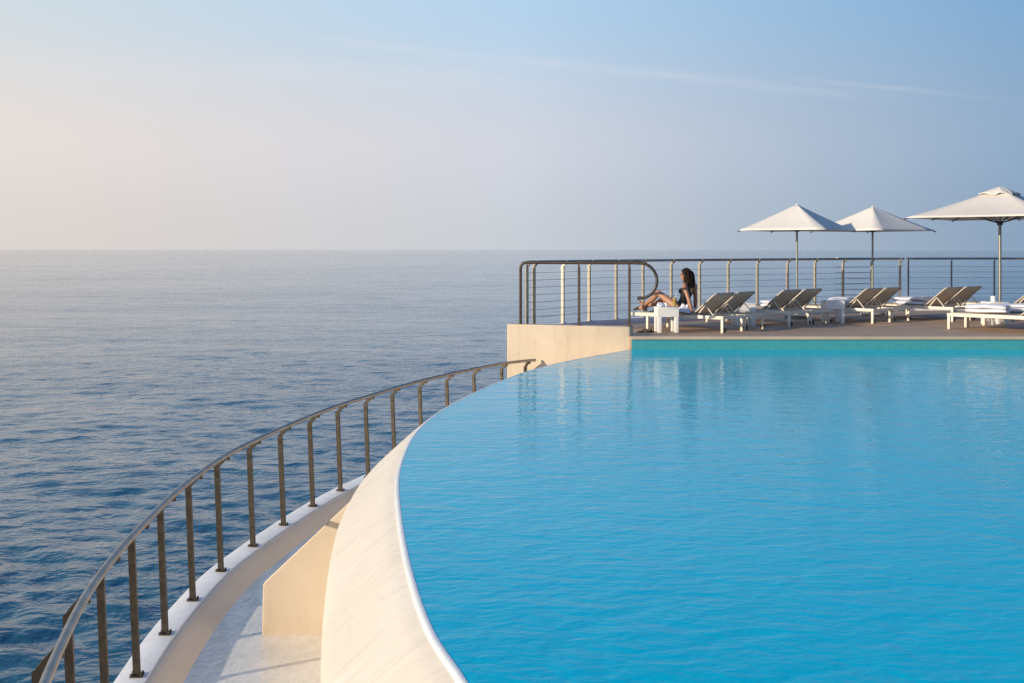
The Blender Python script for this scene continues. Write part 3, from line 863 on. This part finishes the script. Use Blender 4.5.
def chain(mb, pts, rads):
    mb.tube(pts, rads, 12, True)
    for p_, r_ in ((pts[0], rads[0]), (pts[-1], rads[-1])):
        bm = bmesh.new(); bmesh.ops.create_icosphere(bm, subdivisions=2, radius=r_, matrix=Matrix.Translation(Vector(p_)))
        mb.bm(bm)
def smooth_chain(mb, pts, rads, n=16):
    q = spline([(*p_, r_) for p_, r_ in zip(pts, rads)], n)
    chain(mb, [tuple(a_[:3]) for a_ in q], [float(a_[3]) for a_ in q])
def ellip(mb, c, r, rot=None):
    bm = bmesh.new(); bmesh.ops.create_uvsphere(bm, u_segments=28, v_segments=18, radius=1.0)
    Mx = Matrix.Translation(Vector(c)) @ (rot.to_4x4() if rot else Matrix.Identity(4)) @ Matrix.Diagonal((*r, 1))
    bm.transform(Mx); mb.bm(bm)

def build_person(root_obj):
    S = ZS + 0.014     # seat top
    yc = 0.33
    mb = MB()
    hd = Vector((1.065, yc - 0.02, S + 0.705))
    # torso: stacked ellipses swept along the spine
    sp = [((0.96, S + 0.035), 0.088, 0.150), ((0.985, S + 0.09), 0.108, 0.168), ((1.005, S + 0.16), 0.094, 0.148), ((1.04, S + 0.25), 0.078, 0.117), ((1.072, S + 0.34), 0.086, 0.128), ((1.105, S + 0.43), 0.098, 0.142),
          ((1.135, S + 0.50), 0.080, 0.148), ((1.15, S + 0.55), 0.050, 0.120), ((1.152, S + 0.575), 0.038, 0.07)]
    q = spline([(a_[0], a_[1], b_, c_) for a_, b_, c_ in sp], 26)
    rings_ = []
    for i in range(len(q)):
        tn = q[min(i + 1, len(q) - 1)][:2] - q[max(i - 1, 0)][:2]; tn = tn / np.linalg.norm(tn)
        fx, fz = tn[1], -tn[0]
        rings_.append([(q[i][0] + fx * q[i][2] * math.cos(t), yc + q[i][3] * math.sin(t), q[i][1] + fz * q[i][2] * math.cos(t)) for t in np.linspace(0, 2 * math.pi, 28, endpoint=False)])
    mb.sweep(rings_, closed_profile=True, caps=True)
    for sy in (-1, 1):     # bust and buttocks
        ellip(mb, (1.016, yc + sy * 0.062, S + 0.405), (0.058, 0.058, 0.055))
        ellip(mb, (1.02, yc + sy * 0.075, S + 0.085), (0.10, 0.088, 0.085))
    # neck
    smooth_chain(mb, [(1.15, yc, S + 0.545), (1.125, yc, S + 0.60), (1.09, yc - 0.01, S + 0.655)], [0.052, 0.046, 0.048], 8)
    # head, facing the foot of the lounger, chin a little down
    rt = Matrix.Rotation(R(-8), 3, 'Y')
    ellip(mb, hd + Vector((0.012, 0, 0.022)), (0.092, 0.072, 0.088), rt)
    ellip(mb, hd + Vector((-0.026, 0, -0.032)), (0.058, 0.056, 0.078), rt)
    ellip(mb, hd + Vector((-0.056, 0, -0.092)), (0.026, 0.028, 0.022), rt)
    # nose, brow, lips, ears
    chain(mb, [tuple(hd + Vector((-0.078, 0, 0.012))), tuple(hd + Vector((-0.098, 0, -0.024)))], [0.009, 0.013])
    chain(mb, [tuple(hd + Vector((-0.072, -0.035, 0.026))), tuple(hd + Vector((-0.082, 0, 0.024))), tuple(hd + Vector((-0.072, 0.035, 0.026)))], [0.010, 0.012, 0.010])
    chain(mb, [tuple(hd + Vector((-0.076, -0.018, -0.058))), tuple(hd + Vector((-0.083, 0, -0.058))), tuple(hd + Vector((-0.076, 0.018, -0.058)))], [0.007, 0.011, 0.007])
    for sy in (-1, 1):
        ellip(mb, hd + Vector((0.014, sy * 0.072, -0.006)), (0.018, 0.010, 0.030))
    # arms
    def arm(sy, sh, el, wr, hand_dir, spread):
        smooth_chain(mb, [(1.14, yc + sy * 0.10, S + 0.525), sh, tuple((Vector(sh) * 0.5 + Vector(el) * 0.5)), el, tuple(Vector(el) * 0.6 + Vector(wr) * 0.4), wr], [0.048, 0.051, 0.043, 0.036, 0.038, 0.025], 22)
        w = Vector(wr); hdv = Vector(hand_dir).normalized(); sd = Vector(spread).normalized(); up_ = hdv.cross(sd).normalized()
        pal = w + hdv * 0.055
        ellip(mb, pal, (0.05, 0.04, 0.017), Matrix((hdv, sd, up_)).transposed())
        for k, (o_, ln) in enumerate([(-0.030, 0.070), (-0.011, 0.080), (0.010, 0.076), (0.029, 0.060)]):
            b0 = pal + hdv * 0.036 + sd * o_; b1 = b0 + hdv * ln * 0.5 + sd * o_ * 0.35 + Vector((0, 0, 0.008)); b2 = b0 + hdv * ln + sd * o_ * 0.6 - Vector((0, 0, 0.008))
            chain(mb, [tuple(b0), tuple(b1), tuple(b2)], [0.0098, 0.0088, 0.0072])
        t0 = w + hdv * 0.025 - sd * 0.028; chain(mb, [tuple(t0), tuple(t0 - sd * 0.03 + hdv * 0.022), tuple(t0 - sd * 0.045 + hdv * 0.055)], [0.012, 0.0105, 0.0085])
    arm(-1, (1.143, yc - 0.172, S + 0.505), (1.265, yc - 0.225, S + 0.285), (1.345, yc - 0.235, S + 0.065), (0.75, -0.2, -0.35), (0.2, 0.9, 0))
    arm(1, (1.143, yc + 0.172, S + 0.505), (1.13, yc + 0.225, S + 0.27), (1.11, yc + 0.25, S + 0.055), (0.65, 0.3, -0.35), (0.2, -0.9, 0))
    # legs
    def leg(hip, knee, ank, toe, bend):
        hp, kn, an = Vector(hip), Vector(knee), Vector(ank)
        smooth_chain(mb, [hip, tuple(hp.lerp(kn, 0.35)), tuple(hp.lerp(kn, 0.72)), knee], [0.090, 0.082, 0.064, 0.052], 16)
        cv = Vector(bend)
        smooth_chain(mb, [knee, tuple(kn.lerp(an, 0.32) + cv * 0.022), tuple(kn.lerp(an, 0.65) + cv * 0.008), ank], [0.051, 0.053, 0.040, 0.031], 16)
        tv = Vector(toe); heel = an + (an - tv).normalized() * 0.035 + Vector((0, 0, -0.035))
        chain(mb, [tuple(heel), tuple(an.lerp(tv, 0.12) + Vector((0, 0, -0.012)))], [0.028, 0.034])
        smooth_chain(mb, [ank, tuple(an.lerp(tv, 0.35) + Vector((0, 0, 0.004))), tuple(an.lerp(tv, 0.75)), toe], [0.033, 0.032, 0.026, 0.016], 12)
        dv = (tv - an).normalized(); sd = Vector((0, 1, 0))
        for k in range(5):
            b0 = an.lerp(tv, 0.78) + sd * (k - 2) * 0.0155
            chain(mb, [tuple(b0), tuple(b0 + dv * (0.062 - 0.006 * abs(k - 1.2)))], [0.0125 - 0.0008 * k, 0.0092])
    leg((0.955, yc - 0.085, S + 0.085), (0.51, yc - 0.105, S + 0.365), (0.125, yc - 0.085, S + 0.075), (-0.055, yc - 0.10, S + 0.022), (0.6, 0, -0.75))
    leg((0.955, yc + 0.085, S + 0.085), (0.475, yc + 0.115, S + 0.23), (0.045, yc + 0.135, S + 0.07), (-0.085, yc + 0.15, S + 0.17), (0.4, 0, -0.9))
    # one continuous skin
    raw = mb.build('person_raw', M['skin'], None, smooth=0)
    rm = raw.modifiers.new('remesh', 'REMESH'); rm.mode = 'VOXEL'; rm.voxel_size = 0.0055
    sm = raw.modifiers.new('smooth', 'SMOOTH'); sm.factor = 0.5; sm.iterations = 4
    dg = bpy.context.evaluated_depsgraph_get()
    me = bpy.data.meshes.new_from_object(raw.evaluated_get(dg))
    bpy.data.objects.remove(raw)
    me.name = 'person'; me.materials.clear(); me.materials.append(M['skin'])
    me.polygons.foreach_set('use_smooth', [True] * len(me.polygons))
    body = bpy.data.objects.new('person', me); COL.objects.link(body)
    # swimsuit: body faces of the torso pushed out a little
    nv = len(me.vertices)
    co = np.empty(nv * 3); me.vertices.foreach_get('co', co); co = co.reshape(-1, 3)
    no = np.empty(nv * 3); me.vertices.foreach_get('normal', no); no = no.reshape(-1, 3)
    x, y, z = co[:, 0], co[:, 1] - yc, co[:, 2] - S
    cx = np.interp(z, [0, .1, .25, .43, .55], [.96, .99, 1.04, 1.105, 1.15])
    front = x < cx
    topz = np.where(front, 0.50 - 0.6 * np.maximum(0, 0.06 - np.abs(y)) , 0.36 + 0.9 * np.abs(y))
    in_t = (z < topz) & (np.abs(y) < 0.15) & (x > cx - 0.15) & (x < cx + 0.17)
    # leg openings: cut on a slant from the hip bone to the crotch
    in_t &= (x - 0.90) + 0.15 * (z - 0.08) - 0.45 * np.maximum(0, np.abs(y) - 0.05) > 0.0
    # armholes
    in_t &= ~((z > 0.40) & (np.abs(y) > 0.128))
    strap = (np.abs(np.abs(y) - 0.080) < 0.022) & (z > 0.36) & (z < 0.58) & (x > cx - 0.12) & (x < cx + 0.13)
    keep = in_t | strap
    F = [tuple(p_.vertices) for p_ in me.polygons]
    Fk = [f_ for f_ in F if all(keep[i] for i in f_)]
    used_ = sorted({i for f_ in Fk for i in f_}); mp_ = {i: k for k, i in enumerate(used_)}
    sb = MB(); sb.v = [tuple(co[i] + no[i] * 0.005) for i in used_]; sb.f = [tuple(mp_[i] for i in f_) for f_ in Fk]
    sb.build('swimsuit', M['suit'], body, smooth=80, recalc=False)
    # hair: cap and long wavy strands
    hb = MB(); rr = random.Random(11)
    bm = bmesh.new(); bmesh.ops.create_uvsphere(bm, u_segments=32, v_segments=20, radius=1.0)
    for v in bm.verts:
        v.co = Vector((v.co.x * 0.104, v.co.y * 0.084, v.co.z * 0.102)) + hd + Vector((0.022, 0, 0.034))
    kill = [v for v in bm.verts if (v.co.x - hd.x) < -0.022 and v.co.z < hd.z + 0.058]
    bmesh.ops.delete(bm, geom=kill, context='VERTS'); hb.bm(bm)
    for k in range(150):
        a_ = rr.uniform(-1.45, 1.45)          # round the back of the head, 0 = straight back
        st = hd + Vector((0.022 + 0.096 * math.cos(a_), 0.080 * math.sin(a_), rr.uniform(0.0, 0.085)))
        ln = rr.uniform(0.17, 0.26) * (1.0 if abs(a_) < 1.5 else 0.85)
        dn = Vector((0.06 + 0.10 * max(0, math.cos(a_)), 0.10 * math.sin(a_), -1)).normalized()
        pts = []; ph = rr.random() * 6
        for t in np.linspace(0, 1, 9):
            p_ = st + dn * ln * t + Vector((0.020 * math.sin(math.pi * t), 0.02 * math.sin(math.pi * t) * math.sin(a_), 0)) + Vector((math.sin(ph + t * 9), math.cos(ph * 1.3 + t * 8), 0)) * 0.018 * t
            pts.append(tuple(p_))
        hb.tube(pts, [0.013, 0.018, 0.021, 0.023, 0.023, 0.021, 0.018, 0.013, 0.004], 6)
    hb.build('hair', M['hair'], body, smooth=80)
    lb = MB(); chain(lb, [tuple(hd + Vector((-0.086, -0.015, -0.058))), tuple(hd + Vector((-0.0925, 0, -0.058))), tuple(hd + Vector((-0.086, 0.015, -0.058)))], [0.003, 0.0045, 0.003]); lb.build('lips', M['lips'], body)
    for sy in (-1, 1):
        eb = MB(); ellip(eb, hd + Vector((-0.076, sy * 0.031, 0.006)), (0.008, 0.013, 0.008)); eb.build('eye', M['hair'], body)
    dv_ = Vector((math.cos(root_obj.rotation_euler.z), math.sin(root_obj.rotation_euler.z), 0)); body.location = Vector(root_obj.location) - dv_ * 0.045; body.rotation_euler = root_obj.rotation_euler
    tag(body, 'woman with long dark hair in a black swimsuit, sitting on a lounger with knees bent', 'person')
    return body
build_person(info[(0, 0)][0])

# crumpled towel behind her hand
bm = bmesh.new(); bmesh.ops.create_grid(bm, x_segments=50, y_segments=40, size=1.0)
from mathutils import noise as mnoise
for v in bm.verts:
    x, y = v.co.x, v.co.y
    fall = max(0, 1 - (abs(x) ** 3 * 0.9)) * max(0, 1 - abs(y) ** 3 * 0.9)
    h = 0.02 + fall * (0.045 + 0.12 * abs(mnoise.noise(Vector((x * 2.3 + 3, y * 2.8, 1.3)))) + 0.05 * mnoise.noise(Vector((x * 6, y * 6, 4)))) + 0.06 * fall * math.exp(-((x - 0.1) / 0.35) ** 2)
    v.co = Vector((x * 0.19 + 0.015 * mnoise.noise(Vector((y * 4, x, 0))), y * 0.24 + 0.015 * mnoise.noise(Vector((x * 4, y, 9))), max(h, 0.0)))
mb = MB(); mb.bm(bm)
o = mb.build('towel', M['towel'], None, on_lounger(0, 0, 1.13, 0.19, zt + 0.0), smooth=80); o.rotation_euler = (0, 0, R(-38))
sm = o.modifiers.new('thick', 'SOLIDIFY'); sm.thickness = 0.008; sm.offset = 1
tag(o, 'crumpled white towel behind the seated woman, under her hand', 'towel', 'white towels on the loungers')

# ------------------------------------------------------------------ sun, sky, haze
SUN_EL, SUN_AZ = 13.5, 29.5        # azimuth: degrees behind the left-hand direction (-x turned towards -y)
to_sun = Vector((-math.cos(R(SUN_EL)) * math.cos(R(SUN_AZ)), -math.cos(R(SUN_EL)) * math.sin(R(SUN_AZ)), math.sin(R(SUN_EL))))
sun = bpy.data.lights.new('sun', 'SUN'); sun.energy = 5.0; sun.angle = R(0.6); sun.color = (1.0, 0.86, 0.67)
so = bpy.data.objects.new('sun', sun); COL.objects.link(so)
so.rotation_euler = to_sun.to_track_quat('Z', 'Y').to_euler()

w = bpy.data.worlds.new('World'); scene.world = w; w.use_nodes = True
w.cycles.sampling_method = 'MANUAL'; w.cycles.sample_map_resolution = 1024
nt = w.node_tree
bg = nt.nodes['Background']; bg.inputs['Strength'].default_value = 0.1
sky = N(nt, 'ShaderNodeTexSky', sky_type='NISHITA'); sky.sun_disc = False
sky.sun_elevation = R(SUN_EL); sky.sun_rotation = math.atan2(to_sun.x, to_sun.y)
sky.air_density = 1.0; sky.dust_density = 2.0; sky.ozone_density = 1.5; sky.altitude = 10
tc = N(nt, 'ShaderNodeTexCoord'); sep = N(nt, 'ShaderNodeSeparateXYZ'); nt.links.new(tc.outputs['Generated'], sep.inputs[0])
def mth(op, a, b=None, c=None, clamp=False):
    n = N(nt, 'ShaderNodeMath', operation=op); n.use_clamp = clamp
    for i, v in enumerate((a, b, c)):
        if v is None: continue
        if isinstance(v, (int, float)): n.inputs[i].default_value = v
        else: nt.links.new(v, n.inputs[i])
    return n.outputs[0]
def maprange(v, a, b, lo=0.0, hi=1.0, smooth=True):
    n = N(nt, 'ShaderNodeMapRange'); n.interpolation_type = 'SMOOTHSTEP' if smooth else 'LINEAR'
    nt.links.new(v, n.inputs[0]); n.inputs[1].default_value = a; n.inputs[2].default_value = b; n.inputs[3].default_value = lo; n.inputs[4].default_value = hi
    return n.outputs[0]
def mixc(fac, a, b, blend='MIX'):
    n = N(nt, 'ShaderNodeMix', data_type='RGBA', blend_type=blend); n.clamp_factor = True
    if isinstance(fac, float): n.inputs[0].default_value = fac
    else: nt.links.new(fac, n.inputs[0])
    for i, v in ((6, a), (7, b)):
        if isinstance(v, tuple): n.inputs[i].default_value = (*v, 1)
        else: nt.links.new(v, n.inputs[i])
    return n.outputs[2]
K = 10.0
cm_ = lambda r, g, b: (r * K, g * K, b * K)
# horizontal direction: x of the heading, -1 (left, towards the sun) .. +1 (right)
hl = mth('SQRT', mth('ADD', mth('MULTIPLY', sep.outputs[0], sep.outputs[0]), mth('ADD', mth('MULTIPLY', sep.outputs[1], sep.outputs[1]), 1e-6)))
hx = mth('DIVIDE', sep.outputs[0], hl)
def sl(*c):
    f = lambda x: ((x / 255 + 0.055) / 1.055) ** 2.4
    return tuple(f(x) * K for x in c)
lo_ = maprange(hx, -0.42, 0.0, 0, 1, False); hi_ = maprange(hx, 0.0, 0.42, 0, 1, False)
def row(a, b, c):
    return mixc(hi_, mixc(lo_, sl(*a), sl(*b)), sl(*c))
el = mth('ARCTAN2', sep.outputs[2], hl)
r0 = row((222, 213, 207), (201, 206, 214), (139, 163, 189))
r1 = row((231, 222, 217), (210, 214, 224), (146, 173, 201))
r2 = row((207, 220, 228), (181, 211, 237), (129, 172, 211))
r3 = row((110, 160, 214), (54, 122, 200), (36, 100, 184))
g = mixc(maprange(el, 0.0, 0.10), r0, r1)
g = mixc(maprange(el, 0.085, 0.225), g, r2)
g = mixc(maprange(el, 0.22, 0.46), g, r3)
hazef = maprange(el, 0.22, 1.0, 1.0, 0.5)
col = mixc(hazef, sky.outputs[0], g)
# thin high streaks
def streak(p, q, wd, x0, x1, amp, seed):
    f = lambda u, v: Vector(((u - 512) / 1110, 1, (249.5 - v) / 1110))
    nv = f(*p).cross(f(*q)).normalized()
    dt = N(nt, 'ShaderNodeVectorMath', operation='DOT_PRODUCT'); nt.links.new(tc.outputs['Generated'], dt.inputs[0]); dt.inputs[1].default_value = nv
    nz = N(nt, 'ShaderNodeTexNoise'); nz.inputs['Scale'].default_value = 9 + seed; nz.inputs['Detail'].default_value = 5
    mp = N(nt, 'ShaderNodeMapping'); mp.inputs['Scale'].default_value = (1, 1, 4); mp.inputs['Location'].default_value = (seed, 0, 0)
    nt.links.new(tc.outputs['Generated'], mp.inputs[0]); nt.links.new(mp.outputs[0], nz.inputs['Vector'])
    off = mth('MULTIPLY', mth('SUBTRACT', nz.outputs['Fac'], 0.5), wd * 2.2)
    d = mth('DIVIDE', mth('ADD', dt.outputs['Value'], off), wd)
    e = mth('POWER', 2.718, mth('MULTIPLY', mth('MULTIPLY', d, d), -1.0))
    ms = mth('MULTIPLY', maprange(hx, x0, x0 + 0.12), maprange(hx, x1 - 0.15, x1, 1, 0))
    return mth('MULTIPLY', mth('MULTIPLY', e, ms), mth('MULTIPLY', maprange(nz.outputs['Fac'], 0.3, 0.7, 0.4, 1.0), amp))
s1 = streak((360, 44), (880, 97), 0.0042, -0.22, 0.36, 0.21, 1.0)
s2 = streak((760, 76), (1000, 98), 0.0022, 0.20, 0.46, 0.17, 4.0)
s3 = streak((0, 68), (500, 82), 0.012, -0.6, 0.10, 0.16, 7.0)
for s_ in (s1, s2, s3):
    col = mixc(s_, col, cm_(0.84, 0.80, 0.80))
nt.links.new(col, bg.inputs['Color'])

# sea haze
mb = MB(); mb.box(-26500, 26500, -26500, 26500, Z_SEA - 1.6, 3.6)
hz = mb.build('haze', M['glass'], smooth=0); hz.data.materials.clear()
hm = bpy.data.materials.new('sea_haze'); hm.use_nodes = True; hnt = hm.node_tree
hnt.nodes.remove(hnt.nodes['Principled BSDF'])
pv = hnt.nodes.new('ShaderNodeVolumePrincipled'); pv.inputs['Density'].default_value = 8e-6; pv.inputs['Color'].default_value = (0.80, 0.93, 1.0, 1); pv.inputs['Anisotropy'].default_value = 0.0
hnt.links.new(pv.outputs[0], hnt.nodes['Material Output'].inputs['Volume'])
hz.data.materials.append(hm); tag(hz, kind='stuff')

# ------------------------------------------------------------------ camera
cam = bpy.data.cameras.new('camera'); co_ = bpy.data.objects.new('camera', cam); COL.objects.link(co_)
cam.sensor_width = 36; cam.lens = 1110 / 1024 * 36
cam.shift_y = -(341.5 - 249.5) / 1024
cam.clip_start = 0.05; cam.clip_end = 40000
co_.location = (0, 0, EYE); co_.rotation_euler = (R(90), 0, 0)
scene.camera = co_

scene.view_settings.view_transform = 'Standard'
scene.view_settings.look = 'None'
scene.view_settings.exposure = 0.0
scene.view_settings.gamma = 1.0
scene.view_settings.use_curve_mapping = False
scene.cycles.use_denoising = True
scene.cycles.denoiser = 'OPENIMAGEDENOISE'
scene.cycles.denoising_input_passes = 'RGB_ALBEDO_NORMAL'
scene.cycles.denoising_prefilter = 'NONE'
scene.cycles.max_bounces = 6
